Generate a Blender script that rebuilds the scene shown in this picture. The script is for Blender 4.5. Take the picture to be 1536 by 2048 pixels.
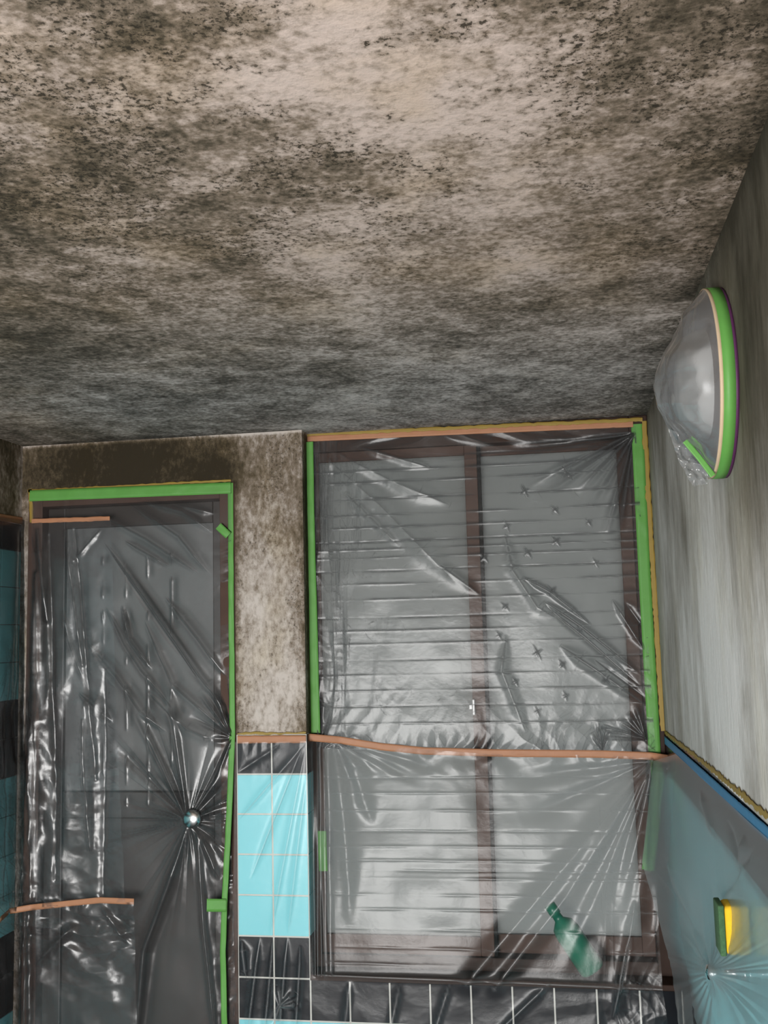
import bpy, bmesh, math
import numpy as np
from mathutils import Matrix, Vector

for o in list(bpy.data.objects): bpy.data.objects.remove(o)
SC = bpy.context.scene
COL = SC.collection

# ------------------------------------------------------------------ camera
F, YAW, PITCH, ROLL = 2047.8, -0.165, 0.1201, -0.0253
CAM = np.array([0.7015, -2.811, 1.45])
_cy, _sy, _cp, _sp = math.cos(YAW), math.sin(YAW), math.cos(PITCH), math.sin(PITCH)
FW = np.array([_sy*_cp, _cy*_cp, _sp]); _r = np.array([_cy, -_sy, 0.]); _u = np.cross(_r, FW)
RT = math.cos(ROLL)*_r + math.sin(ROLL)*_u
UP = -math.sin(ROLL)*_r + math.cos(ROLL)*_u
cd = bpy.data.cameras.new('camera'); cam = bpy.data.objects.new('camera', cd); COL.objects.link(cam)
cd.sensor_fit = 'VERTICAL'; cd.sensor_height = 32.0; cd.lens = 32.0*F/2048; cd.clip_start = 0.02
cam.matrix_world = Matrix(((RT[0], UP[0], -FW[0], CAM[0]), (RT[1], UP[1], -FW[1], CAM[1]), (RT[2], UP[2], -FW[2], CAM[2]), (0, 0, 0, 1)))
SC.camera = cam

# ------------------------------------------------------------------ light
w = bpy.data.worlds.new('sky'); SC.world = w; w.use_nodes = True
w.node_tree.nodes['Background'].inputs[0].default_value = (0.80, 0.90, 1.0, 1)
w.node_tree.nodes['Background'].inputs[1].default_value = 1.8
def area(name, loc, target, sx, sy, power, col):
    l = bpy.data.lights.new(name, 'AREA'); l.shape = 'RECTANGLE'; l.size = sx; l.size_y = sy; l.energy = power; l.color = col
    o = bpy.data.objects.new(name, l); COL.objects.link(o); o.location = loc
    o.rotation_euler = (Vector(target)-Vector(loc)).to_track_quat('-Z', 'Y').to_euler()
    return o
# daylight entering through the doorway behind the camera
area('doorway_daylight', (-0.14, -4.32, 0.66), (-0.14, 0, 0.66), 1.30, 1.26, 128, (1.0, 0.985, 0.965))
SC.view_settings.view_transform = 'Standard'; SC.view_settings.look = 'None'
SC.view_settings.exposure = 0.12; SC.view_settings.gamma = 1.0; SC.view_settings.use_curve_mapping = False

cy = SC.cycles
cy.max_bounces = 5; cy.diffuse_bounces = 3; cy.glossy_bounces = 2; cy.transmission_bounces = 4; cy.transparent_max_bounces = 10
cy.caustics_reflective = False; cy.caustics_refractive = True
cy.use_adaptive_sampling = True; cy.adaptive_threshold = 0.05
# ------------------------------------------------------------------ dimensions
XL, XR, HC, ZT, XP, YR, T = -0.8614, 0.9695, 2.0415, 1.1844, -0.2017, 0.084, 0.108
YF = -4.2                       # wall behind the camera
ZSILL = ZT-6*T
ZLINT = 1.900
XD = XL+0.022                   # left edge of the door opening

def un(x, y, ax, val):
    """point where the line of sight through a photo pixel meets the plane axis=val"""
    x = np.asarray(x, float); y = np.asarray(y, float)
    d = FW + RT*((x-768)/F)[..., None] + UP*((1024-y)/F)[..., None]
    t = (np.asarray(val, float)-CAM[ax])/d[..., ax]
    return CAM + d*t[..., None]
def proj(P):
    v = np.asarray(P, float)-CAM; z = v@FW
    return 768+F*(v@RT)/z, 1024-F*(v@UP)/z

# ------------------------------------------------------------------ node helpers
class NT:
    def __init__(s, name):
        s.m = bpy.data.materials.new(name); s.m.use_nodes = True
        s.t = s.m.node_tree; s.t.nodes.clear()
        s.out = s.t.nodes.new('ShaderNodeOutputMaterial')
    def n(s, typ, ins=None, **props):
        nd = s.t.nodes.new(typ)
        for k, v in props.items(): setattr(nd, k, v)
        for k, v in (ins or {}).items():
            if isinstance(v, bpy.types.NodeSocket): s.t.links.new(v, nd.inputs[k])
            else: nd.inputs[k].default_value = v
        return nd
    def math(s, op, a, b=0.0, clamp=False):
        nd = s.n('ShaderNodeMath', {0: a, 1: b}, operation=op, use_clamp=clamp); return nd.outputs[0]
    def noise(s, vec, scale, detail=4, rough=.55, dist=0.):
        return s.n('ShaderNodeTexNoise', {'Vector': vec, 'Scale': scale, 'Detail': detail, 'Roughness': rough, 'Distortion': dist}).outputs['Fac']
    def vmul(s, vec, xyz):
        return s.n('ShaderNodeVectorMath', {0: vec, 1: xyz}, operation='MULTIPLY').outputs[0]
    def ramp(s, fac, stops):
        nd = s.n('ShaderNodeValToRGB', {'Fac': fac}); e = nd.color_ramp.elements
        while len(e) < len(stops): e.new(0.5)
        for i, (p, c) in enumerate(stops): e[i].position = p; e[i].color = (*c, 1) if len(c) == 3 else c
        return nd.outputs[0]
    def mixc(s, fac, a, b, mode='MIX'):
        nd = s.n('ShaderNodeMix', data_type='RGBA', blend_type=mode)
        for k, v in ((0, fac), (6, a), (7, b)):
            if isinstance(v, bpy.types.NodeSocket): s.t.links.new(v, nd.inputs[k])
            else: nd.inputs[k].default_value = v if k == 0 else (*v, 1)
        return nd.outputs[2]
    def smooth(s, v, lo, hi):
        return s.n('ShaderNodeMapRange', {'Value': v, 'From Min': lo, 'From Max': hi}, interpolation_type='SMOOTHSTEP').outputs[0]
    def done(s, shader):
        s.t.links.new(shader, s.out.inputs[0]); return s.m

def simple(name, col, rough=.5, metal=0., var=.12, vscale=30, bump=0., spec=.5, coat=0.):
    m = NT(name); pos = m.n('ShaderNodeNewGeometry').outputs['Position']
    nz = m.noise(pos, vscale, 5, .6)
    c = m.mixc(m.math('MULTIPLY', nz, 1.0), tuple(x*(1-var) for x in col), tuple(min(1, x*(1+var)) for x in col))
    ins = {'Base Color': c, 'Roughness': rough, 'Metallic': metal, 'Specular IOR Level': spec, 'Coat Weight': coat}
    if bump:
        ins['Normal'] = m.n('ShaderNodeBump', {'Height': nz, 'Strength': bump, 'Distance': .002}).outputs[0]
    return m.done(m.n('ShaderNodeBsdfPrincipled', ins).outputs[0])

def plaster(name, stops, tint, stretch=(1, 1, 1), speck=.5, specdot=150, a1=.9, a2=.8, a3=.45):
    """mouldy plaster: a 'mould' attribute gives the broad extent of the growth and of painted light and shade, noise breaks it up"""
    m = NT(name); g = m.n('ShaderNodeNewGeometry').outputs['Position']
    v = m.vmul(g, stretch)
    att = m.n('ShaderNodeAttribute', attribute_name='mould_shade').outputs['Fac']
    n1 = m.noise(v, 3.2, 6, .62, .4); n2 = m.noise(v, 15, 6, .68, .3); n3 = m.noise(v, 75, 4, .65)
    s = m.math('ADD', att, m.math('MULTIPLY', m.math('SUBTRACT', n1, .5), a1))
    s = m.math('ADD', s, m.math('MULTIPLY', m.math('SUBTRACT', n2, .5), a2))
    s = m.math('ADD', s, m.math('MULTIPLY', m.math('SUBTRACT', n3, .5), a3))
    sv = s
    base = m.ramp(s, stops)
    # hue wander: olive, pinkish; grey paints the cooler daylight at the back
    h = m.noise(v, 5.5, 3, .5)
    base = m.mixc(m.math('MULTIPLY', m.smooth(h, .48, .72), .55), base, tint, 'MULTIPLY')
    gy = m.n('ShaderNodeAttribute', attribute_name='grey').outputs['Fac']
    hs = m.n('ShaderNodeHueSaturation', {'Saturation': .25, 'Value': 1.0, 'Color': base}).outputs[0]
    base = m.mixc(m.math('MULTIPLY', gy, 1.0, True), base, hs)
    # black mould dots, thickest where the growth is
    fat = m.n('ShaderNodeAttribute', attribute_name='dots').outputs['Fac']
    zone = m.math('MULTIPLY', m.smooth(m.noise(v, 9, 5, .65), .40, .60), m.smooth(sv, .10, .40))
    d1 = m.smooth(m.noise(g, specdot, 3, .6), .55, .62); d2 = m.smooth(m.noise(g, specdot*2.3, 2, .5), .57, .66)
    dots = m.math('MAXIMUM', d1, m.math('MULTIPLY', d2, .8))
    dots = m.math('MULTIPLY', m.math('MULTIPLY', dots, zone), m.math('MULTIPLY', fat, speck), True)
    base = m.mixc(m.math('MULTIPLY', dots, .85), base, (.03, .024, .016))
    hgt = m.noise(v, 60, 3, .6)
    bp = m.n('ShaderNodeBump', {'Height': hgt, 'Strength': .4, 'Distance': .004}).outputs[0]
    return m.done(m.n('ShaderNodeBsdfPrincipled', {'Base Color': base, 'Roughness': .85, 'Normal': bp, 'Specular IOR Level': .25}).outputs[0])

def film_mat(name, haze=.12, rough=.16, refl=1.6, tint=(.96, .97, .98), blur=0., pdark=.30, phaze=.06):
    m = NT(name)
    fr = m.n('ShaderNodeFresnel', {'IOR': 1.45}).outputs[0]
    fr = m.math('MULTIPLY', fr, refl, True)
    pos = m.n('ShaderNodeNewGeometry').outputs['Position']
    nz = m.noise(m.vmul(pos, (1, 1, 1)), 55, 4, .6)
    bp = m.n('ShaderNodeBump', {'Height': nz, 'Strength': .12, 'Distance': .004}).outputs[0]
    # doubled layers along creases and folds let less light through
    pl = m.n('ShaderNodeAttribute', attribute_name='pleat').outputs['Fac']
    tc = m.mixc(pl, tint, tuple(x*pdark for x in tint))
    tr = m.n('ShaderNodeBsdfTransparent', {'Color': tc}).outputs[0]
    if blur:
        rf = m.n('ShaderNodeBsdfRefraction', {'Color': (*tint, 1), 'IOR': 1.05, 'Roughness': .40}).outputs[0]
        tr = m.n('ShaderNodeMixShader', {0: blur, 1: tr, 2: rf}).outputs[0]
    gl = m.n('ShaderNodeBsdfGlossy', {'Color': (1, 1, 1, 1), 'Roughness': rough, 'Normal': bp}).outputs[0]
    df = m.n('ShaderNodeBsdfDiffuse', {'Color': (.8, .82, .84, 1)}).outputs[0]
    tl = m.n('ShaderNodeBsdfTranslucent', {'Color': (.85, .86, .88, 1)}).outputs[0]
    hz = m.n('ShaderNodeMixShader', {0: .5, 1: df, 2: tl}).outputs[0]
    a = m.n('ShaderNodeMixShader', {0: m.math('ADD', m.math('MULTIPLY', pl, phaze), haze, True), 1: tr, 2: hz}).outputs[0]  # extra haze along folds paints in their white highlights
    b = m.n('ShaderNodeMixShader', {0: fr, 1: a, 2: gl}).outputs[0]
    return m.done(b)

def tape_mat(name, col, thru=.12):
    m = NT(name); pos = m.n('ShaderNodeNewGeometry').outputs['Position']
    nz = m.noise(pos, 40, 5, .6); fine = m.noise(pos, 400, 2, .5)
    c = m.mixc(nz, tuple(x*.86 for x in col), tuple(min(1, x*1.12) for x in col))
    bp = m.n('ShaderNodeBump', {'Height': fine, 'Strength': .25, 'Distance': .0006}).outputs[0]
    pr = m.n('ShaderNodeBsdfPrincipled', {'Base Color': c, 'Roughness': .5, 'Normal': bp, 'Specular IOR Level': .4}).outputs[0]
    tl = m.n('ShaderNodeBsdfTranslucent', {'Color': c}).outputs[0]
    return m.done(m.n('ShaderNodeMixShader', {0: thru, 1: pr, 2: tl}).outputs[0])

MAT = {}
PINK = [(0.0, (.68, .55, .485)), (.2, (.50, .40, .34)), (.45, (.26, .20, .15)), (.68, (.115, .09, .062)), (1., (.035, .028, .018))]
GREY = [(0.0, (.86, .85, .83)), (.25, (.54, .52, .485)), (.5, (.27, .25, .215)), (.75, (.12, .107, .08)), (1., (.045, .039, .025))]
BROWN = [(0.0, (.64, .57, .52)), (.22, (.46, .395, .345)), (.45, (.23, .18, .135)), (.7, (.10, .075, .045)), (1., (.035, .026, .014))]
MAT['ceiling'] = plaster('mouldy_ceiling_plaster', PINK, (.90, .84, .68), (1, 1, 1), 1.1, 150, 1.25, 1.35, 1.25)
MAT['wall_r'] = plaster('streaked_grey_plaster', GREY, (.90, .86, .70), (.75, .75, .26), 1.0, 120, 1.1, .6, .25)
MAT['wall_b'] = plaster('mouldy_brown_plaster', BROWN, (.90, .82, .56), (1, 1, .6), 1.0, 150, .7, .9, 1.1)
MAT['wall_p'] = simple('plain_plaster', (.30, .29, .27), .85)
MAT['cyan'] = simple('cyan_glazed_tile', (.32, .88, .95), .12, var=.05, vscale=6, coat=.3)
MAT['black'] = simple('black_glazed_tile', (.010, .011, .014), .2, var=.3, vscale=6, spec=.2)
MAT['shadow_strip'] = simple('black_shadow', (.012, .011, .010), .8, spec=.1)  # stands in for the shadow beside the centre stile
MAT['grout_dull'] = simple('dull_grout', (.28, .32, .34), .8)
MAT['grout'] = simple('pale_grout', (.72, .70, .64), .8)
MAT['wood'] = simple('dark_brown_wood', (.045, .025, .018), .6, var=.35, vscale=18, spec=.2)
MAT['stile'] = simple('brown_painted_frame', (.085, .047, .034), .6, var=.25, vscale=18, spec=.2)
MAT['doorleaf'] = simple('dark_door_panel', (.035, .026, .022), .4, var=.3, vscale=12)
MAT['floor'] = simple('grey_floor', (.05, .05, .053), .6)
MAT['steel'] = simple('brushed_steel', (.72, .72, .72), .22, metal=1, var=.05)
MAT['green'] = tape_mat('green_masking_tape', (.145, .41, .085))
MAT['orange'] = tape_mat('brown_orange_masking_tape', (.55, .255, .135))
MAT['yellow'] = tape_mat('yellow_washi_tape', (.40, .27, .055))
MAT['blue'] = tape_mat('blue_masking_tape', (.06, .27, .50))
MAT['beige'] = tape_mat('beige_masking_paper', (.74, .56, .38))
MAT['film'] = film_mat('clear_masking_film', .022, .25, 1.15)
MAT['film_sheet'] = film_mat('soft_sheen_masking_film', .014, .30, .8, pdark=.85, phaze=.30)
MAT['film_win'] = film_mat('window_masking_film', .02, .25, .65, pdark=.28, phaze=.10)
MAT['film_right'] = film_mat('soft_masking_film', .27, .28, .5, blur=.40)
MAT['film_bag'] = film_mat('wrap_film', .30, .15, 1.8)
def _glass():
    m = NT('frosted_glass')
    pos = m.n('ShaderNodeNewGeometry').outputs['Position']
    nz = m.noise(pos, 160, 3, .6)
    bp = m.n('ShaderNodeBump', {'Height': nz, 'Strength': .3, 'Distance': .002}).outputs[0]
    tl = m.n('ShaderNodeBsdfTranslucent', {'Color': (.80, .785, .74, 1)}).outputs[0]
    pr = m.n('ShaderNodeBsdfPrincipled', {'Base Color': (.22, .22, .20, 1), 'Roughness': .7, 'Specular IOR Level': .2, 'Normal': bp}).outputs[0]
    return m.done(m.n('ShaderNodeMixShader', {0: .68, 1: pr, 2: tl}).outputs[0])
MAT['glass'] = _glass()
MAT['doorglass'] = simple('frosted_door_pane', (.13, .13, .126), .5, var=.08, vscale=60)
MAT['dome'] = simple('opal_lamp_dome', (.55, .54, .52), .25, var=.03)
MAT['sponge_y'] = simple('yellow_foam', (.95, .55, .02), .9, var=.15, vscale=120, bump=.5)
MAT['sponge_g'] = simple('green_scouring_pad', (.06, .14, .06), .95, var=.5, vscale=220, bump=.8)
MAT['greenp'] = simple('green_plastic', (.008, .16, .09), .35)
MAT['purple'] = tape_mat('purple_tape_edge', (.11, .03, .10))

# ------------------------------------------------------------------ mesh helpers
def link(name, me, mat, parent=None, smooth=False):
    me.materials.clear(); me.materials.append(MAT[mat] if isinstance(mat, str) else mat)
    if smooth: me.polygons.foreach_set('use_smooth', np.ones(len(me.polygons), bool))
    o = bpy.data.objects.new(name, me); COL.objects.link(o)
    if parent: o.parent = parent
    return o
def tag(o, label, cat, group=None):
    o['label'] = label; o['category'] = cat
    if group: o['group'] = group
    return o
def empty(name, loc):
    o = bpy.data.objects.new(name, None); COL.objects.link(o); o.location = loc; o.empty_display_size = .02
    return o
def part(name, me, mat, parent, smooth=False):
    o = link(name, me, mat, None, smooth); o.parent = parent
    o.matrix_parent_inverse = Matrix.Translation(parent.location).inverted(); return o
def struct(o):
    o['kind'] = 'structure'; return o
def boxes_me(name, bl, bevel=0.):
    bm = bmesh.new()
    for (x0, x1, y0, y1, z0, z1) in bl:
        r = bmesh.ops.create_cube(bm, size=1)
        for v in r['verts']:
            v.co = ((x0+x1)/2+v.co.x*(x1-x0), (y0+y1)/2+v.co.y*(y1-y0), (z0+z1)/2+v.co.z*(z1-z0))
    if bevel: bmesh.ops.bevel(bm, geom=bm.edges[:], offset=bevel, segments=2, affect='EDGES', profile=.5)
    me = bpy.data.meshes.new(name); bm.to_mesh(me); bm.free(); return me
def patches_me(name, pl):
    """list of (origin, du, dv, nu, nv) quads, each subdivided; carries the mould / dots attributes"""
    V, Fc = [], []; off = 0
    for (o, du, dv, nu, nv) in pl:
        o, du, dv = map(lambda a: np.array(a, float), (o, du, dv))
        a, b = np.meshgrid(np.linspace(0, 1, nu+1), np.linspace(0, 1, nv+1))
        V.append(o+a[..., None]*du+b[..., None]*dv)
        V[-1] = V[-1].reshape(-1, 3)
        i = (np.arange(nv)[:, None]*(nu+1)+np.arange(nu)[None, :]).ravel()+off
        Fc.append(np.stack([i, i+1, i+nu+2, i+nu+1], 1)); off += len(V[-1])
    return mesh_np(name, np.concatenate(V), np.concatenate(Fc))
def mesh_np(name, V, Q):
    me = bpy.data.meshes.new(name); n = len(V); k = len(Q); c = Q.shape[1]
    me.vertices.add(n); me.vertices.foreach_set('co', V.astype(np.float32).ravel())
    me.loops.add(k*c); me.loops.foreach_set('vertex_index', Q.astype(np.int32).ravel())
    me.polygons.add(k); me.polygons.foreach_set('loop_start', np.arange(0, k*c, c, dtype=np.int32))
    me.update(calc_edges=True); return me
def set_attr(me, name, vals):
    a = me.attributes.new(name, 'FLOAT', 'POINT'); a.data.foreach_set('value', vals.astype(np.float32))
def coords(me):
    a = np.empty(len(me.vertices)*3, np.float32); me.vertices.foreach_get('co', a); return a.reshape(-1, 3).astype(float)
def lathe_me(name, prof, seg=32):
    """profile of (radius, height), revolved about z"""
    V = []; Q = []
    for r, h in prof:
        for k in range(seg):
            a = 2*math.pi*k/seg; V.append((r*math.cos(a), r*math.sin(a), h))
    for i in range(len(prof)-1):
        for k in range(seg):
            k2 = (k+1) % seg; Q.append((i*seg+k, i*seg+k2, (i+1)*seg+k2, (i+1)*seg+k))
    return mesh_np(name, np.array(V), np.array(Q))

def _hash(i, j, s):
    return np.modf(np.abs(np.sin(i*127.1+j*311.7+s*74.7)*43758.5453))[0]
def vn(x, y, s=0):
    i = np.floor(x); j = np.floor(y); a = x-i; b = y-j; a = a*a*(3-2*a); b = b*b*(3-2*b)
    return (_hash(i, j, s)*(1-a)+_hash(i+1, j, s)*a)*(1-b)+(_hash(i, j+1, s)*(1-a)+_hash(i+1, j+1, s)*a)*b
def fbm(x, y, s=0, o=4):
    r = 0; a = .5
    for k in range(o): r = r+a*vn(x*2**k, y*2**k, s+k); a *= .5
    return r
def crumple(x, y, sc, seed, n=5):
    """sharp-ridged crushed-sheet relief, about 0..1"""
    rng = np.random.RandomState(seed); h = 0
    wx = vn(x/sc*.6, y/sc*.6, seed)*1.3; wy = vn(x/sc*.6+31, y/sc*.6+7, seed)*1.3
    for k in range(n):
        a = rng.uniform(0, math.pi); t = (x*math.cos(a)+y*math.sin(a))/sc*rng.uniform(.5, 1.3)+rng.uniform(0, 9)+wx*math.cos(a)+wy*math.sin(a)
        h = h+np.abs((t % 1)*2-1)**1.2
    return h/n

# ------------------------------------------------------------------ the setting
def dens(P, ax_u, ax_v, blobs, base):
    d = np.full(len(P), float(base))
    for (c, r, a) in blobs:
        d += a*np.exp(-(((P[:, ax_u]-c[ax_u])**2+(P[:, ax_v]-c[ax_v])**2)/r**2))
    return d

# ceiling
me = patches_me('ceiling', [((XL, YF, HC), (0, YR+.1-YF, 0), (XR-XL, 0, 0), 150, 70)])
P = coords(me)
def cb(x, y, r, a): return (un(x, y, 2, HC), r, a)
bl = [cb(600, 70, .13, -.22), cb(850, 180, .16, -.25), cb(1080, 210, .12, -.05), cb(520, 220, .14, -.14), cb(60, 120, .12, -.12), cb(40, 260, .07, -.22),
      cb(250, 60, .09, .22), cb(1250, 60, .14, .22), cb(1480, 40, .12, .15), cb(60, 420, .22, .20), cb(230, 280, .12, .10), cb(700, 330, .08, .12),
      cb(660, 570, .07, -.18), cb(720, 480, .2, -.05), cb(40, 700, .4, .22), cb(400, 800, .3, .10), cb(1000, 500, .2, .02), cb(950, 700, .3, -.05), cb(1330, 330, .12, .08),
      cb(1460, 140, .05, -.22), cb(430, 410, .04, .16), cb(1200, 380, .15, -.05), cb(620, 300, .08, .08), cb(1300, 600, .15, .08), cb(0, 30, .1, -.05)]
d = dens(P, 0, 1, bl, .36)
d += .30*np.exp(-(XR-P[:, 0])/.05) + .25*np.exp(-(YR-P[:, 1])/.04)*(P[:, 0] > 0) + .28*np.exp(-(0-P[:, 1]).clip(0)/.05)*(P[:, 0] < 0) + .25*np.exp(-(P[:, 0]-XL)/.12)
set_attr(me, 'mould_shade', d); set_attr(me, 'grey', np.clip((P[:, 1]+1.2)/.9, 0, .85)*np.clip((P[:, 0]-XL)/.5, .4, 1))  # grey paints the cooler window light into the back plaster
set_attr(me, 'dots', np.clip(.25+1.1*np.exp(-((P[:, 1]+1.75)/.5)**4) + .8*np.exp(-(XR-P[:, 0])/.05), 0, 1.3))
struct(link('ceiling', me, 'ceiling'))

# floor and the wall behind the camera with the doorway the daylight comes through
struct(link('floor', boxes_me('floor', [(XL-.1, XR+.1, YF-.1, 1.0, -.06, 0)]), 'floor'))
struct(link('wall_front', boxes_me('wall_front', [(XL-.1, -.80, YF-.1, YF, 0, HC), (.52, XR+.1, YF-.1, YF, 0, HC), (-.80, .52, YF-.1, YF, 1.31, HC), (XL-.1, XR+.1, YF-.34, YF-.26, -.06, HC+.1)]), 'wall_p'))  # last box: unseen panel added behind the doorway to block the sky

# right wall: plaster above, tiles below
ZB = ZT-.002
me = patches_me('wall_right', [((XR, YR+.1, ZB), (0, YF-YR-.1, 0), (0, 0, HC-ZB), 160, 40),
                               ((XR+.012, YR+.1, 0), (0, YF-YR-.1, 0), (0, 0, ZB), 4, 4), ((XR, YR+.1, ZB), (.012, 0, 0), (0, YF-YR-.1, 0), 1, 1),
                               ((XR+.1, YR+.1, 0), (0, YF-YR-.1, 0), (0, 0, HC), 1, 1)])
P = coords(me)
def rb(x, y, r, a): return (un(x, y, 0, XR), r, a)
bl = [rb(1420, 1330, .40, -.34), rb(1500, 1300, .35, -.2), rb(1480, 750, .35, .22), rb(1370, 1100, .10, .12), rb(1350, 1000, .12, .10), rb(1420, 1500, .12, .10), rb(1500, 1580, .08, .10),
      rb(1520, 700, .2, .16), rb(1320, 900, .2, .1), rb(1510, 480, .3, .28), rb(1500, 900, .2, .10), rb(1490, 1400, .03, .22), rb(1370, 1060, .06, .15)]
d = dens(P, 1, 2, bl, .35)  # blobs hold mould plus painted light: bright low, dimmer near the top
d += .40*np.exp(-(HC-P[:, 2])/.08) + .16*np.exp(-(YR-P[:, 1])/.06)
set_attr(me, 'mould_shade', d); set_attr(me, 'dots', np.clip(.08+1.2*np.exp(-(HC-P[:, 2])/.025), 0, 1.2))
wall_right = struct(link('wall_right', me, 'wall_r'))
me.materials.append(MAT['grout_dull'])
ids = np.zeros(len(me.polygons), np.int32); ids[160*40:160*40+16] = 1; me.polygons.foreach_set('material_index', ids)

# left wall
ZLT = ZT+5.75*T
me = patches_me('wall_left', [((XL, YF, ZLT), (0, .1-YF, 0), (0, 0, HC-ZLT), 140, 20),
                              ((XL-.012, YF, 0), (0, .1-YF, 0), (0, 0, ZLT), 4, 4), ((XL-.1, YF, 0), (0, .1-YF, 0), (0, 0, HC), 1, 1)])
P = coords(me)
set_attr(me, 'mould_shade', .62+.15*np.exp(-(HC-P[:, 2])/.05)-.5*np.exp(-(((P[:, 1])/.03)**2))); set_attr(me, 'dots', np.full(len(P), .4))
wall_left = struct(link('wall_left', me, 'wall_b'))
me.materials.append(MAT['grout_dull'])
ids = np.zeros(len(me.polygons), np.int32); ids[140*20:140*20+16] = 1; me.polygons.foreach_set('material_index', ids)

# back wall: lintel over the door, pier between door and window, low wall under the window
pl = [((XL-.02, 0, ZLINT), (XP-XL+.02, 0, 0), (0, 0, HC-ZLINT), 60, 14),            # lintel face
      ((XP, 0, ZT), (-XP, 0, 0), (0, 0, HC-ZT), 24, 90),                            # pier face
      ((XL-.02, 0, ZLINT), (0, .12, 0), (XP-XL+.02, 0, 0), 2, 30),                  # lintel soffit
      ((0, 0, ZT), (0, .14, 0), (0, 0, HC-ZT), 8, 90),                              # pier return
      ((XP, .12, 0), (0, -.12, 0), (0, 0, ZLINT), 2, 40),
      ((XL-.02, 0, 0), (.042, 0, 0), (0, 0, ZLINT), 3, 60), ((XD, 0, 0), (0, .12, 0), (0, 0, ZLINT), 2, 60)]
npl = len(pl)
pg = [((XP, .0015, 0), (-XP, 0, 0), (0, 0, ZT), 2, 2), ((0, .0015, 0), (XR+.02, 0, 0), (0, 0, ZSILL-.004), 2, 2), ((-.006, .0115, 0), (0, .13, 0), (0, 0, ZT), 2, 2),
      ((XP+.012, .012, 0), (0, .11, 0), (0, 0, ZT), 2, 2), ((XP, 0, ZT), (0, .012, 0), (-XP, 0, 0), 1, 1)]
me = patches_me('wall_back', pl+pg)
P = coords(me)
def bb(x, y, r, a): return (un(x, y, 1, 0), r, a)
bl = [bb(300, 920, .3, .5), bb(120, 930, .25, .22), bb(440, 940, .08, .25), bb(540, 930, .10, .10), bb(540, 1150, .10, -.10), bb(545, 1400, .1, -.18), bb(530, 1270, .1, -.08), bb(590, 1000, .05, -.05)]
d = dens(P, 0, 2, bl, .27)
d += .30*np.exp(-np.abs(P[:, 0]-XP)/.012)*(P[:, 2] < ZLINT)*(P[:, 0] > XP-.001) + .26*np.exp(-np.abs(P[:, 0])/.018)*(P[:, 2] < 1.9) + .45*(P[:, 1] > .02)  # surfaces set back from the face are painted darker for their shadow
d += .22*np.clip((XP+.03-P[:, 0])/.06, 0, 1)*(P[:, 2] > ZLINT-.01) - .60*np.exp(-(HC-P[:, 2])/.006)
set_attr(me, 'mould_shade', d); set_attr(me, 'dots', np.full(len(P), .9))
wall_back = struct(link('wall_back', me, 'wall_b'))
me.materials.append(MAT['grout'])
n0 = sum(a[3]*a[4] for a in pl); ids = np.zeros(len(me.polygons), np.int32); ids[n0:] = 1; me.polygons.foreach_set('material_index', ids)

# tiles: shared bevelled slabs, one object each, children of their wall
_tm = {}
def tile_me(wd, ht, axis, mat):
    k = (round(wd, 4), round(ht, 4), axis, mat)
    if k not in _tm:
        g = .0021 if axis == 1 else .0008; a = wd/2-g; b = ht/2-g; t = .011
        me = boxes_me('tile', [(-a, a, 0, t, -b, b) if axis == 1 else ((0, t, -a, a, -b, b) if axis == 0 else (-t, 0, -a, a, -b, b))], .0016)
        me.materials.append(MAT[mat]); _tm[k] = me
    return _tm[k]
def tile(parent, me, loc):
    o = bpy.data.objects.new('tile', me); COL.objects.link(o); o.location = loc; o.parent = parent; return o
def rowmat(r):                   # r counts rows downward from the tile top at ZT (negative rows lie above it)
    k = (r+1) % 6
    return 'black' if k < 2 else 'cyan'
for r in range(0, 11):           # pier: two columns
    for c in range(2):
        wd = -XP/2
        tile(wall_back, tile_me(wd, T, 1, rowmat(r)), (XP+wd*(c+.5), 0.0, ZT-T*(r+.5)))
    if r < 6: tile(wall_back, tile_me(.07, T, 0, rowmat(r)), (-.011, .047, ZT-T*(r+.5)))
for r in range(6, 11):           # low wall below the window
    x = 0.
    while x < XR-.01:
        wd = min(T, XR-x)
        tile(wall_back, tile_me(wd, T, 1, rowmat(r)), (x+wd/2, 0.0, ZT-T*(r+.5))); x += wd
for r in range(0, 11):           # right wall
    for c in range(15):
        y = 0.0-T*(c+.5)
        tile(wall_right, tile_me(T, T, 0, rowmat(r)), (XR, y, ZT-T*(r+.5)))
for r in range(0, 6):
    tile(wall_right, tile_me(YR, T, 0, rowmat(r)), (XR, YR/2, ZT-T*(r+.5)))
for r in range(-6, 11):          # left wall
    ht = T if r > -6 else .75*T
    zc = ZT-T*(r+.5) if r > -6 else ZT+5*T+ht/2
    for c in range(12):
        tile(wall_left, tile_me(T, ht, 2, rowmat(r)), (XL, -T*(c+.5), zc))

# door: frame, glazed upper leaf, lock rail, lower panel, knob
door = struct(empty('door_1', (XL+.33, .05, 0)))
part('door_frame', boxes_me('door_frame', [(XD, XD+.045, -.002, .10, 0, ZLINT), (XP-.045, XP, -.002, .10, 0, ZLINT), (XD+.045, XP-.045, -.002, .10, ZLINT-.045, ZLINT)], .002), 'stile', door)
dx0, dx1 = XD+.047, XP-.047
for nm, b in (('stile', (dx0, dx0+.055, .03, .066, .02, ZLINT-.047)), ('stile', (dx1-.03, dx1, .03, .066, .02, ZLINT-.047)),
              ('top_rail', (dx0+.055, dx1-.03, .03, .066, ZLINT-.11, ZLINT-.047)), ('lock_rail', (dx0+.055, dx1-.03, .028, .066, .95, 1.025)),
              ('bottom_rail', (dx0+.055, dx1-.03, .03, .066, .02, .16))):
    part(nm, boxes_me(nm, [b], .003), 'doorleaf', door)
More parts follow.
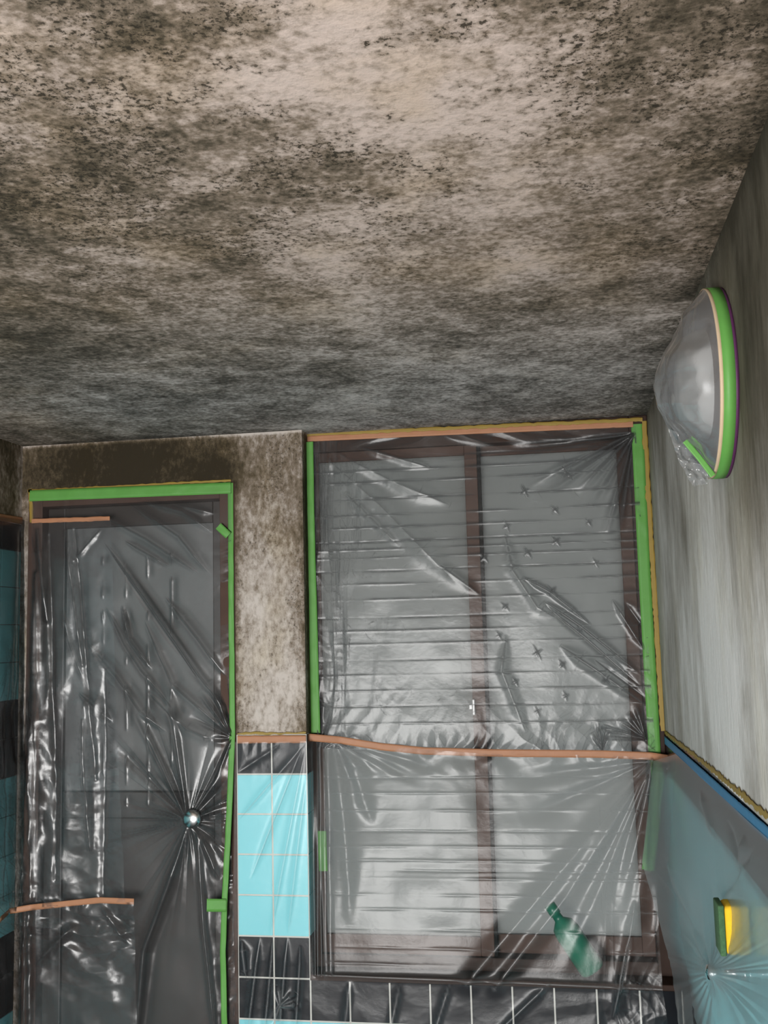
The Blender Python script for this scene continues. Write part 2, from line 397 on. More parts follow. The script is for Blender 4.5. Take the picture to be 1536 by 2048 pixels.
part('glass_pane', boxes_me('glass_pane', [(dx0+.05, dx1-.026, .045, .052, 1.02, ZLINT-.105)]), 'doorglass', door)
part('lower_panel', boxes_me('lower_panel', [(dx0+.05, dx1-.026, .042, .055, .155, .955)]), 'doorleaf', door)
kp = un(380, 1640, 1, -.045)
kn = lathe_me('knob', [(.0001, .0), (.030, .0), (.030, .004), (.013, .008), (.012, .03), (.018, .038), (.0245, .048), (.026, .056), (.0245, .064), (.018, .0685), (.008, .0705), (.0001, .071)], 40)
kn.transform(Matrix.Translation((kp[0], .028, kp[2])) @ Matrix.Rotation(math.radians(90), 4, 'X'))
k = part('door_knob', kn, 'steel', door, True); k['label'] = 'round brushed metal knob'

# window: outer frame, two sashes, frosted panes, sill
win = struct(empty('window_1', (XR/2, YR, ZSILL)))
wf = YR-.012
for nm, b in (('frame_jamb', (-.012, .016, wf, YR+.07, ZSILL, HC)), ('frame_jamb', (XR-.05, XR, wf, YR+.07, ZSILL, HC)),
              ('frame_head', (.016, XR-.05, wf, YR+.07, HC-.055, HC)), ('frame_sill', (.016, XR-.05, wf, YR+.07, ZSILL, ZSILL+.045))):
    part(nm, boxes_me(nm, [b], .003), 'wood', win)
def sash(x0, x1, y, sl, sr):
    z0, z1 = ZSILL+.045, HC-.055
    for nm, b in (('sash_stile', (x0, x0+sl, y, y+.03, z0, z1)), ('sash_stile', (x1-sr, x1, y, y+.03, z0, z1)),
                  ('sash_rail', (x0+sl, x1-sr, y, y+.03, z1-.028, z1)), ('sash_rail', (x0+sl, x1-sr, y, y+.03, z0, z0+.05))):
        part(nm, boxes_me(nm, [b], .002), 'stile', win)
    part('glass_pane', boxes_me('glass_pane', [(x0+sl-.004, x1-sr+.004, y+.011, y+.017, z0+.045, z1-.024)]), 'glass', win)
sash(.016, .492, YR, .012, .036)
sash(.462, XR-.05, YR+.034, .036, .035)
lk = boxes_me('sash_lock', [(.456, .463, YR-.014, YR, 1.225, 1.268), (.446, .456, YR-.008, YR, 1.240, 1.254)], .002)
part('sash_lock', lk, 'dome', win)
part('stile_shadow', boxes_me('stile_shadow', [(.4925, .5005, YR+.004, YR+.034, ZSILL+.045, HC-.055)]), 'shadow_strip', win)  # black strip put in for the shadow gap beside the stile
struct(link('sky_blocker', boxes_me('sky_blocker', [(-2.5, 2.8, .19, 2.9, HC-.06, HC+.08)]), 'wood'))  # unseen overhang added to dim the sky on the upper panes
struct(link('ground', boxes_me('ground', [(-6, 6, 1.001, 9, -.40, -.30)]), 'floor'))  # unseen ground added outside to darken the light from below
struct(link('trim_1', boxes_me('trim_1', [(-.001, XR, .0, YR-.012, ZSILL-.004, ZSILL+.012)], .003), 'wood'))

# ------------------------------------------------------------------ tape strips
def strip(name, pts, width, mat, label, off=.0008, jag=.0, seed=1, parent=None, cat='tape', taper=None, wob=.0):
    """a tape laid along photo-traced points on real planes: pts = [(px,py,axis,value)], width in metres; facing = towards the camera"""
    P = np.array([un(p[0], p[1], p[2], p[3]) for p in pts]); ax = [p[2] for p in pts]
    seg = np.linalg.norm(np.diff(P, axis=0), axis=1); L = np.concatenate([[0], np.cumsum(seg)])
    n = max(6, int(L[-1]/.006)); s = np.linspace(0, L[-1], n+1)
    C = np.stack([np.interp(s, L, P[:, i]) for i in range(3)], 1)
    tg = np.gradient(C, axis=0); tg /= np.linalg.norm(tg, axis=1)[:, None]
    nr = np.array([[-1, 0, 0] if ax[min(len(ax)-1, int(np.searchsorted(L, q)))] == 0 else [0, -1, 0] for q in s], float)
    if pts[0][2] == 0 and pts[0][3] < 0: nr[nr[:, 0] != 0] = (1, 0, 0)
    sd = np.cross(tg, nr); sd /= np.linalg.norm(sd, axis=1)[:, None]
    rng = np.random.RandomState(seed)
    wj = jag*(vn(s/.012, s*0, seed)-.5); wk = jag*(vn(s/.009, s*0+5, seed+3)-.5)
    h = wob*(vn(s/.05, s*0+9, seed)-.3)
    cols = 5; V = []
    for side, o2 in ((0, off+.0005), (1, off)):
        for c in range(cols):
            a = (c/(cols-1)-.5)*width
            a = a+(wj if c == 0 else (wk if c == cols-1 else 0))
            hh = (h*(vn(s/.03+c*.35, s*0+c*.5, seed+7)))+o2
            V.append(C+sd*np.broadcast_to(np.asarray(a), (n+1,))[:, None]+nr*hh[:, None])
    V = np.stack(V, 1)                     # (n+1, 10, 3)
    idx = np.arange((n+1)*2*cols).reshape(n+1, 2*cols); Q = []
    for c in range(cols-1):
        Q.append(np.stack([idx[:-1, c], idx[:-1, c+1], idx[1:, c+1], idx[1:, c]], 1))
        Q.append(np.stack([idx[:-1, cols+c+1], idx[:-1, cols+c], idx[1:, cols+c], idx[1:, cols+c+1]], 1))
    for a, b in ((0, cols), (2*cols-1, cols-1)):
        Q.append(np.stack([idx[:-1, b], idx[:-1, a], idx[1:, a], idx[1:, b]], 1))
    me = mesh_np(name, V.reshape(-1, 3), np.concatenate(Q))
    o = link(name, me, mat, None, True)
    if label: tag(o, label, cat)
    return o
PXM = .00137                     # metres per photo pixel at the back wall
YD, YW, YB = -.004, .068, -.002
strip('green_tape', [(60, 992, 1, YD-.004), (462, 976, 1, YD-.004)], .033, 'green', 'wide green masking tape along the top edge of the door', wob=.004, seed=2)
strip('green_tape', [(461, 966, 1, YD), (463, 1200, 1, YD), (465, 1470, 1, YD-.002), (459, 1620, 1, -.02), (450, 1790, 1, -.03), (446, 1900, 1, -.03), (450, 2075, 1, -.03)], .016, 'green',
      'long narrow green tape running down the right side of the door', wob=.006, seed=3)
strip('green_tape', [(617, 884, 1, YW-.012), (621, 1100, 1, YW-.012), (627, 1300, 1, YW-.012), (631, 1466, 1, YW-.012)], .028, 'green', 'green masking tape down the left side of the window', wob=.006, seed=4)
strip('green_tape', [(1274, 848, 1, YW), (1289, 1150, 1, YW), (1309, 1505, 1, YW), (1316, 1560, 1, YW), (1308, 1640, 1, YW-.01), (1296, 1740, 1, YW-.02)], .032, 'green', 'green masking tape down the right side of the window beside the corner', wob=.006, seed=5)
strip('green_tape_scrap', [(437, 1052, 1, YD-.009), (457, 1071, 1, YD-.009)], .022, 'green', 'small square scrap of green tape on the door film near its top right', wob=.008, seed=6)
strip('green_tape_scrap', [(414, 1810, 1, -.038), (452, 1811, 1, -.036)], .034, 'green', 'short green tape scrap low on the door film below the knob', wob=.006, seed=7)
strip('green_tape_scrap', [(644, 1662, 1, .036), (647, 1742, 1, .036)], .024, 'green', 'blurred green tape scrap behind the film between blue tiles and window', wob=.006, seed=8)
strip('orange_tape', [(606, 878, 1, YW), (900, 864, 1, YW), (1266, 848, 1, YW)], .018, 'orange', 'brown orange tape along the top of the window under the ceiling', wob=.003, seed=9)
strip('orange_tape', [(475, 1479, 1, YB), (612, 1478, 1, YB)], .021, 'orange', 'short orange tape across the pier above the blue tiles', jag=.002, seed=10)
strip('orange_tape', [(612, 1474, 1, .03), (680, 1480, 1, .055), (760, 1493, 1, .06), (850, 1502, 1, .06), (1000, 1506, 1, .06), (1200, 1508, 1, .06), (1300, 1512, 1, .055), (1345, 1519, 1, .03)], .020, 'orange',
      'long sagging orange tape band across the middle of the window', wob=.004, seed=11)
strip('orange_tape', [(64, 1042, 1, -.013), (220, 1037, 1, -.013)], .013, 'orange', 'thin orange tape across the upper left of the door film', wob=.004, jag=.002, seed=12)
strip('orange_tape', [(-30, 1030, 0, XL+.001), (58, 1044, 0, XL+.001)], .021, 'orange', 'orange tape on the left wall above the dark tile row', wob=.002, seed=13)
strip('orange_tape', [(0, 1840, 0, XL+.03), (20, 1822, 1, -.05), (60, 1815, 1, -.03), (200, 1800, 1, -.024), (268, 1803, 1, -.024)], .016, 'orange', 'lower orange tape holding the crumpled film left of the door', wob=.006, seed=14)
strip('yellow_tape', [(56, 982, 1, YB), (462, 961, 1, YB)], .007, 'yellow', 'thin yellow tape edge above the green tape over the door', jag=.003, seed=15)
strip('yellow_tape', [(60, 978, 1, YB), (64, 1045, 1, YB)], .012, 'yellow', 'short yellow tape beside the upper left corner of the door', jag=.003, seed=16)
strip('yellow_tape', [(604, 870, 1, YW-.002), (1285, 839, 1, YW-.002)], .010, 'yellow', 'thin yellow tape edge where window top meets ceiling', jag=.004, seed=17)
strip('yellow_tape', [(1288, 842, 1, YW), (1300, 1050, 1, YW), (1313, 1250, 1, YW), (1326, 1462, 1, YW)], .014, 'yellow', 'olive yellow tape down the corner between window and right wall', jag=.004, seed=18)
strip('yellow_tape', [(475, 1467, 1, YB-.001), (612, 1466, 1, YB-.001)], .006, 'yellow', 'thin yellow tape edge above the orange tape on the pier', jag=.004, seed=19)
strip('yellow_tape', [(1330, 1464, 0, XR-.001), (1400, 1519, 0, XR-.001), (1470, 1577, 0, XR-.001), (1580, 1668, 0, XR-.001)], .010, 'yellow', 'yellow tape running diagonally along the top of the right wall tiles', jag=.006, seed=20)
strip('blue_tape', [(1330, 1480, 0, XR-.002), (1400, 1543, 0, XR-.002), (1470, 1608, 0, XR-.002), (1580, 1706, 0, XR-.002)], .020, 'blue', 'blue masking tape along the top of the right wall tiles', jag=.001, seed=21)

# ------------------------------------------------------------------ plastic film
def seg_d(X, Y, p, q):
    px, py = p; qx, qy = q; dx, dy = qx-px, qy-py; L2 = dx*dx+dy*dy+1e-9
    t = ((X-px)*dx+(Y-py)*dy)/L2; tc = np.clip(t, 0, 1)
    return np.hypot(X-px-tc*dx, Y-py-tc*dy), tc, ((X-px)*(-dy)+(Y-py)*dx)/math.sqrt(L2)
def fold(X, Y, pts, w, h, ends=(0., 0.), sharp=1.6):
    """a fold along a polyline in photo pixels; w = half width (px), h = height (m); ends = thickness at either end"""
    n = len(pts); best = None; bt = None
    for i in range(n-1):
        d, t, _ = seg_d(X, Y, pts[i], pts[i+1]); t = (i+t)/(n-1)
        if best is None: best, bt = d, t
        else:
            m = d < best; best = np.where(m, d, best); bt = np.where(m, t, bt)
    e = ends[0]+(1-ends[0])*np.clip(bt/.25, 0, 1) if ends[0] < 1 else 1.
    g = ends[1]+(1-ends[1])*np.clip((1-bt)/.25, 0, 1) if ends[1] < 1 else 1.
    ww = w*(.35+.65*np.minimum(e, g))
    return h*e*g*np.exp(-(best/ww)**sharp)
def fan(X, Y, c, ends, w, h, spread=1.):
    """folds that gather at c and open towards their far ends"""
    s = 0
    for k, (ex, ey) in enumerate(ends):
        d, t, _ = seg_d(X, Y, c, (ex, ey)); ww = w*(.25+spread*t)
        s = s+h*(1 if k % 2 == 0 else -.8)*np.exp(-(d/ww)**2)*np.clip((1-t)/.35, 0, 1)*np.clip(t/.03, .2, 1)
    return s
def star(X, Y, c, r, h, a0):
    s = 0
    for k, a in enumerate((a0, a0+1.5)):
        l = r*(1 if k == 0 else .7); p = (c[0]-l*math.cos(a), c[1]-l*math.sin(a)); q = (c[0]+l*math.cos(a), c[1]+l*math.sin(a))
        d, t, _ = seg_d(X, Y, p, q); s = s+h*np.exp(-(d/1.7)**1.5)*np.sin(math.pi*t)
    return s
def film(name, ctrl, nu, nv, hf, mat, label, pk=.00022, thr=.00006):
    """ctrl: rows of (px,py,axis,value); the sheet is spanned through these 3-D points, then relief hf is added along its normal"""
    R, Cn = len(ctrl), len(ctrl[0])
    G = np.array([[np.concatenate([un(p[0], p[1], p[2], p[3]), [p[0], p[1]]]) for p in row] for row in ctrl])
    u = np.linspace(0, Cn-1, nu+1); v = np.linspace(0, R-1, nv+1)
    iu = np.clip(u.astype(int), 0, Cn-2); iv = np.clip(v.astype(int), 0, R-2); fu = (u-iu); fv = (v-iv)
    A = G[iv][:, iu]; B = G[iv][:, iu+1]; C = G[iv+1][:, iu]; D = G[iv+1][:, iu+1]
    fu = fu[None, :, None]; fv = fv[:, None, None]
    S = (A*(1-fu)+B*fu)*(1-fv)+(C*(1-fu)+D*fu)*fv
    P = S[..., :3]
    px, py = proj(P.reshape(-1, 3)); X = px.reshape(P.shape[:2]); Y = py.reshape(P.shape[:2])
    nrm = np.cross(np.gradient(P, axis=1), np.gradient(P, axis=0)); nrm /= np.linalg.norm(nrm, axis=2)[..., None]+1e-12
    flip = np.sign(np.sum(nrm*(CAM-P), axis=2)); nrm *= flip[..., None]
    for _ in range(3):
        nrm[1:-1] = (nrm[:-2]+nrm[1:-1]*2+nrm[2:])/4; nrm[:, 1:-1] = (nrm[:, :-2]+nrm[:, 1:-1]*2+nrm[:, 2:])/4
    H = hf(X, Y, P); P = P+nrm*H[..., None]
    dxp = np.maximum(np.abs(np.gradient(X, axis=1)), .5); dyp = np.maximum(np.abs(np.gradient(Y, axis=0)), .5)
    lap = np.zeros_like(H)
    lap[1:-1, 1:-1] = (H[1:-1, 2:]+H[1:-1, :-2]-2*H[1:-1, 1:-1])/dxp[1:-1, 1:-1]**2+(H[2:, 1:-1]+H[:-2, 1:-1]-2*H[1:-1, 1:-1])/dyp[1:-1, 1:-1]**2
    pleat = 1-np.exp(-np.clip(np.abs(lap)-thr, 0, None)/pk)
    idx = np.arange((nu+1)*(nv+1)).reshape(nv+1, nu+1)
    Q = np.stack([idx[:-1, :-1].ravel(), idx[1:, :-1].ravel(), idx[1:, 1:].ravel(), idx[:-1, 1:].ravel()], 1)
    if np.mean(flip) < 0: pass
    me = mesh_np(name, P.reshape(-1, 3), Q); set_attr(me, 'pleat', pleat.ravel())
    me.polygons.foreach_set('use_smooth', np.ones(len(me.polygons), bool))
    nv3 = np.array(me.polygons[len(me.polygons)//2].normal); ce = np.array(me.polygons[len(me.polygons)//2].center)
    if nv3@(CAM-ce) < 0: me.flip_normals()
    o = link(name, me, mat)
    if label: tag(o, label, 'plastic sheet')
    return o
def creases(X, Z, ys, ref, plane, amp, w, seed):
    """horizontal packing creases at the heights seen at photo column ref"""
    s = 0
    for k, y in enumerate(ys):
        z = un(ref, y, 1, plane)[2]; zz = z+.002*(vn(X/90., X*0+k*3.1, seed)-.5)
        br = np.clip(vn(X/70., X*0+k*1.7, seed+4)*2.2-.35, .15, 1)
        sg = 1 if (k*7 % 3) else -1
        s = s+sg*amp*br*np.exp(-np.abs((Z-zz)/w)**1.4)
    return s

# upper window sheet
Y1 = [914, 939, 962, 995, 1028, 1053, 1081, 1097, 1114, 1140, 1167, 1198, 1234, 1261, 1287, 1320, 1350, 1381, 1412, 1447]
def crop4(x, y): return (940+x*.3125, 820+y*.3125)
STARS = [crop4(*p) for p in ((235, 745), (545, 640), (760, 720), (90, 945), (370, 915), (550, 840), (805, 980), (525, 1160), (225, 1260), (185, 1445), (705, 1410), (430, 1555), (590, 1630), (290, 1740), (870, 1720), (610, 1830), (430, 1930), (350, 520), (620, 400))]
def h_w1(X, Y, P):
    h = .014*(fbm(X/170, Y/170, 3, 3)-.5) + creases(X, P[..., 2], Y1, 800, .065, .0007, .0022, 5)
    f = lambda pts, w, a, **k: fold(X, Y, pts, w, a, **k)
    h = h+f([(640, 905), (760, 1010), (930, 1185)], 20, .009)+f([(660, 900), (780, 960), (900, 1010)], 16, .007)+f([(690, 985), (800, 1095)], 9, .004)+f([(720, 895), (860, 935)], 9, .005)
    h = h+f([(880, 1130), (960, 1190)], 8, .004)+f([(1010, 1065), (1025, 1140), (1075, 1215), (1110, 1235)], 10, .005)+f([(1012, 1270), (1003, 1340), (1030, 1410), (1052, 1465)], 10, .005)
    h = h+fan(X, Y, (1268, 868), [(1050, 975), (1080, 990), (1150, 985), (1185, 1010), (1210, 1085), (1235, 1090), (1130, 920), (980, 905)], 9, .0065)
    h = h+f([(1045, 1155), (1100, 1185), (1182, 1250)], 4.5, .005)+f([(1088, 1203), (1160, 1252), (1280, 1348)], 6, .0075)+f([(1095, 1215), (1170, 1275), (1280, 1372)], 5, -.005)
    h = h+f([(1120, 1292), (1200, 1345), (1292, 1410)], 10, .011)+f([(1190, 1320), (1290, 1395)], 5, -.004)+f([(1225, 1200), (1288, 1300)], 6, .005)+f([(1250, 1205), (1290, 1260)], 5, -.004)
    h = h+fan(X, Y, (1292, 1478), [(1235, 1440), (1200, 1470), (1255, 1425), (1180, 1450), (1270, 1405)], 6, .006)
    h = h+fan(X, Y, (1205, 1500), [(1195, 1440), (1215, 1450), (1185, 1465)], 5, .005)+fan(X, Y, (640, 1500), [(690, 1470), (660, 1420), (720, 1485), (650, 1370)], 7, .005)
    for k, c in enumerate(STARS): h = h+star(X, Y, c, 11+9*_hash(k, 3, 1), (.0007+.0008*_hash(k, 9, 4)), .75+.5*_hash(k, 1, 2))
    edge = np.exp(-(X-632-(Y-880)*.035).clip(0)/38)
    h = h+edge*.012*(crumple(X*2.2, Y*.45, 46, 9)-.5) + edge*.006
    low = np.exp(-(1490-Y).clip(0)/40); h = h+low*.008*(crumple(X, Y, 40, 10)-.5)
    top = np.exp(-(Y-880+(X-620)*.05).clip(0)/26); h = h+top*.010*(crumple(X*.35, Y*1.4, 40, 12)-.5)
    m = (vn(X/60, Y/60, 22) > .55)*np.exp(-(X-640).clip(0)/130)*np.exp(-(1400-Y).clip(0)/200); h = h+m*.003*(crumple(X, Y, 25, 13)-.4)
    return h
film('window_film', [[(618, 884, 1, .066), (940, 868, 1, .068), (1272, 852, 1, .066)], [(626, 1180, 1, .066), (965, 1180, 1, .070), (1290, 1180, 1, .066)], [(636, 1496, 1, .062), (985, 1508, 1, .064), (1312, 1512, 1, .062)]],
     450, 430, h_w1, 'film_win', 'clear plastic film stretched over the upper window between green tapes', .00011, .00001)

# lower sheet over pier, window and sill
Y2 = [1557, 1588, 1622, 1662, 1692, 1719, 1739, 1754, 1785, 1814, 1852, 1888, 1920]
def h_low(X, Y, P):
    h = .022*(fbm(X/150, Y/170, 33, 3)-.5)*np.clip((X-640)/60, .15, 1)*np.clip((1955-Y)/60, .15, 1)
    on = np.clip((X-640)/40, 0, 1)*np.clip((1945-Y)/20, 0, 1)
    h = h+on*creases(X, P[..., 2], Y2, 820, .03, .0016, .0026, 15)
    f = lambda pts, w, a, **k: fold(X, Y, pts, w, a, **k)
    c = (1304, 1522)
    h = h+f([c, (1095, 1775), (935, 1965)], 20, .022, ends=(.12, .7), sharp=1.6)+f([c, (1135, 1790), (990, 1975)], 15, .018, ends=(.12, .7))
    h = h+fan(X, Y, c, [(1170, 1880), (1200, 1800), (1235, 1850), (1140, 1720), (1260, 1760), (1040, 1640), (1270, 1900), (1010, 1560), (1120, 1960)], 12, .010, 1.3)
    h = h+f([(690, 1490), (715, 1560), (745, 1650)], 16, .012)+f([(665, 1490), (690, 1640), (700, 1800)], 10, .008)
    h = h+fan(X, Y, (665, 1478), [(790, 1550), (850, 1570), (740, 1560), (900, 1545), (700, 1640), (720, 1600)], 9, .007)
    for k, x in enumerate((628, 634, 641, 650, 659)): h = h+f([(x-2, 1485), (x, 1700), (x+2, 1950)], 3.2, .006*(1 if k % 2 else -1), ends=(.6, .6))
    h = h+f([(655, 1500), (690, 1650), (700, 1850)], 18, .008)
    left = np.exp(-((X-690)/45)**2)*np.clip((Y-1640)/60, 0, 1)*np.clip((1850-Y)/60, 0, 1); h = h+left*.006*(crumple(X*1.6, Y*.6, 40, 41)-.5)
    # pier
    for k, (a, b) in enumerate((((612, 1485), (478, 1640)), ((606, 1490), (500, 1760)), ((610, 1500), (540, 1870)), ((560, 1490), (476, 1545)), ((612, 1560), (575, 1870)))):
        h = h+f([a, b], 6, .004*(1 if k % 2 == 0 else -1))
    tr = np.exp(-(Y-1488).clip(0)/30)*np.clip((625-X)/20, 0, 1); h = h+tr*.008*(crumple(X, Y*.6, 36, 42)-.4)
    for k, (a, b) in enumerate((((520, 1875), (497, 2060)), ((545, 1880), (528, 2060)), ((575, 1875), (560, 2060)), ((600, 1890), (590, 2060)), ((1100, 1965), (1000, 2060)), ((800, 1965), (780, 2060)), ((700, 1960), (690, 2060)), ((900, 1965), (870, 2060)))):
        h = h+f([a, b], 7, .008*(1 if k % 2 == 0 else -1), ends=(0., .8))
    h = h+f([(640, 1950), (990, 1963), (1325, 1979)], 6, .007, ends=(.6, .6))
    h = h+f([(484, 1880), (494, 1960)], 9, .012)+fan(X, Y, (560, 2010), [(590, 1985), (540, 2060), (600, 2010), (555, 1970)], 7, .009)
    br = np.exp(-((X-1290)/70)**2)*np.clip((Y-1930)/40, 0, 1); h = h+br*.02*(crumple(X, Y, 55, 43)-.4)
    h = h+f([(1270, 1800), (1255, 1900), (1225, 2040)], 8, .014)+f([(1262, 1870), (1240, 1990)], 5, -.010)
    bot = np.clip((Y-1965)/30, 0, 1); h = h+bot*.0025*(crumple(X, Y, 70, 44)-.5)
    rg = np.clip((X-1180)/60, 0, 1)*np.clip((Y-1700)/80, 0, 1); h = h+rg*.012*(crumple(X*1.3, Y*.6, 60, 45)-.5)
    low = np.exp(-(Y-1500-(X > 850)*12).clip(0)/30)*np.clip((X-640)/40, 0, 1); h = h+low*.010*(crumple(X, Y, 38, 46)-.5)
    return h
film('sheet_film', [[(468, 1484, 1, -.008), (545, 1484, 1, -.008), (614, 1482, 1, -.008), (634, 1484, 1, .055), (980, 1508, 1, .055), (1200, 1510, 1, .055), (1318, 1516, 1, .045)],
                    [(468, 1700, 1, -.012), (545, 1700, 1, -.012), (618, 1700, 1, -.012), (640, 1700, 1, .012), (985, 1725, 1, .022), (1200, 1735, 1, .022), (1312, 1745, 1, .03)],
                    [(462, 1947, 1, -.016), (550, 1948, 1, -.016), (622, 1950, 1, -.016), (650, 1950, 1, -.014), (990, 1964, 1, -.014), (1210, 1972, 1, -.014), (1325, 1978, 1, -.014)],
                    [(456, 2110, 1, -.022), (550, 2110, 1, -.022), (622, 2110, 1, -.022), (650, 2110, 1, -.022), (990, 2110, 1, -.024), (1210, 2110, 1, -.026), (1345, 2110, 1, -.026)]],
     480, 380, h_low, 'film_sheet', 'large clear plastic sheet hanging from the orange band over tiles and lower window', .0004, .00003)

# door sheet
def c1(x, y): return (x*.41667, 840+y*.41667)
def h_door(X, Y, P):
    h = .016*(fbm(X/130, Y/150, 53, 3)-.5)
    f = lambda pts, w, a, **k: fold(X, Y, [c1(*p) for p in pts], w, a, **k)
    h = h+f([(500, 590), (700, 860), (960, 1230), (1090, 1400)], 7, .009)+f([(520, 620), (710, 900), (950, 1240)], 5, -.006)
    h = h+f([(790, 850), (950, 1050), (1080, 1230)], 7, .008)+f([(510, 900), (600, 1080), (680, 1200), (830, 1380)], 6, .007)+f([(585, 890), (620, 1050), (730, 1200)], 5, .007)
    h = h+f([(690, 960), (830, 1270), (1080, 1490)], 7, .007)+f([(440, 430), (700, 570), (950, 735)], 7, .006)+f([(620, 400), (860, 560), (1000, 735)], 6, .005)+f([(600, 580), (810, 705)], 5, .004)
    h = h+f([(420, 1070), (560, 1230), (680, 1400), (800, 1500)], 7, .009)+f([(380, 1310), (540, 1450)], 6, .008)+f([(700, 1300), (900, 1480), (1080, 1560)], 10, .009)+f([(300, 900), (330, 1060), (420, 1300)], 6, .006)
    h = h+f([(680, 390), (880, 440), (1020, 540)], 7, .005)+f([(830, 400), (1030, 450)], 6, .004)
    for k, x in enumerate((490, 600, 705, 820)):
        d, t, _ = seg_d(X, Y, c1(x, 640), c1(x+8, 1850)); br = np.clip(vn(Y/22, Y*0+k, 61)*2.4-.9, 0, 1); h = h+.0022*br*np.exp(-(d/2.)**1.5)
    K = (380, 1640)
    R = np.hypot(X-K[0], Y-K[1])
    cone = .010*np.exp(-(R/40)) + .010*np.exp(-(R/120))
    h = h+cone
    ang = np.arctan2(Y-K[1], X-K[0])
    fl = np.exp(-R/95)*np.clip((R-8)/30, 0, 1)
    h = h+fl*.0075*(np.abs(((ang*3.1+vn(ang*5, R*0, 71)*1.4) % 1)*2-1)**.8-.5)
    h = h+fan(X, Y, K, [(250, 1380), (220, 1480), (330, 1330), (460, 1480), (455, 1530), (460, 1560), (455, 1610), (440, 1690)], 9, .010)
    h = h+fold(X, Y, [(378, 1655), (335, 1780), (290, 1900), (275, 2060)], 11, .018, ends=(.2, .7), sharp=2)+fold(X, Y, [(402, 1660), (440, 1760)], 6, .010)+fold(X, Y, [(398, 1662), (410, 1860), (430, 2060)], 6, .012, ends=(.2, .7))
    h = h+fan(X, Y, (466, 1476), [(400, 1380), (380, 1430), (420, 1360), (410, 1480), (430, 1560), (440, 1340)], 6, .007)
    ed = np.exp(-(462-X).clip(0)/14)*np.clip((Y-1040)/60, 0, 1); h = h+ed*.010*(crumple(X*.6, Y*1.3, 34, 73)-.5)
    eb = np.exp(-(470-X).clip(0)/26)*np.clip((Y-1560)/60, 0, 1); h = h+eb*.030*(crumple(X, Y*.8, 50, 74)-.45)
    el = np.exp(-(X-66).clip(0)/50); h = h+el*.010*(crumple(X*1.4, Y*.4, 50, 75)-.4)
    return h
film('door_film', [[(64, 990, 1, -.006), (260, 984, 1, -.006), (462, 974, 1, -.006)], [(62, 1240, 1, -.007), (260, 1240, 1, .004), (464, 1240, 1, -.006)], [(60, 1640, 1, -.009), (270, 1640, 1, -.004), (462, 1640, 1, -.010)], [(56, 2110, 1, -.012), (270, 2110, 1, -.012), (474, 2110, 1, -.02)]],
     240, 560, h_door, 'film', 'clear plastic film over the door gathered around the metal knob', .00015, .00003)

# crumpled overlays at the left of the door
def h_ov(X, Y, P):
    h = .006*(fbm(X/60, Y/60, 83)-.4)
    k = np.clip((Y-1050)/60, 0, 1)
    zone = np.clip((Y-1180)/250, .25, 1)
    h = h+zone*k*.024*(crumple(X*1.2, Y*.55, 85, 84)-.45)+zone*k*.007*(crumple(X, Y*.8, 45, 85)-.45)
    for j, (a, b, w_, q) in enumerate((((75, 1060), (95, 1240), 9, .012), ((100, 1070), (112, 1760), 5, .010), ((130, 1060), (165, 1330), 5, .008), ((150, 1060), (190, 1560), 6, .010), ((200, 1060), (150, 1120), 6, .006), ((210, 1340), (205, 1790), 8, .012), ((165, 1440), (180, 1700), 6, .012), ((40, 1060), (30, 1800), 5, .006), ((70, 1150), (62, 1800), 10, .014), ((20, 1300), (10, 1800), 5, .006))):
        h = h+fold(X, Y, [a, b], w_, q*(1 if j % 2 == 0 else -.8), ends=(.3, .5))
    bt = np.exp(-(1805-Y).clip(0)/40); h = h+bt*.02*(crumple(X, Y, 40, 86)-.4)
    return h
film('overlay_film', [[(-25, 1030, 0, XL+.006), (48, 1042, 0, XL+.008), (72, 1043, 1, -.014), (222, 1037, 1, -.014)],
                      [(-25, 1400, 0, XL+.010), (48, 1400, 0, XL+.02), (76, 1400, 1, -.022), (232, 1400, 1, -.020)],
                      [(-25, 1835, 0, XL+.02), (40, 1822, 0, XL+.03), (70, 1815, 1, -.03), (252, 1803, 1, -.022)]],
     180, 420, h_ov, 'film', 'narrow crumpled plastic strip hanging over the left edge of the door')
def h_ov2(X, Y, P):
    h = .006*(fbm(X/60, Y/60, 93)-.4)
    z = np.exp(-(Y-1800).clip(0)/110)
    h = h+z*.034*(crumple(X, Y, 55, 94)-.45)+.010*(crumple(X*1.2, Y*.7, 70, 95)-.45)+z*.008*(crumple(X, Y, 26, 96)-.4)
    h = h+fold(X, Y, [(200, 1810), (260, 1890)], 5, .012)+fold(X, Y, [(52, 1820), (54, 2060)], 4, .012, ends=(.5, .8))+fold(X, Y, [(150, 1850), (70, 1930)], 8, .014)
    return h
film('overlay_film', [[(-25, 1850, 0, XL+.02), (40, 1824, 0, XL+.03), (70, 1815, 1, -.03), (268, 1803, 1, -.022)],
                      [(-25, 2110, 0, XL+.02), (36, 2110, 0, XL+.03), (64, 2110, 1, -.034), (275, 2110, 1, -.03)]],
     170, 150, h_ov2, 'film', 'crumpled plastic sheet hanging below the lower orange tape beside the door')

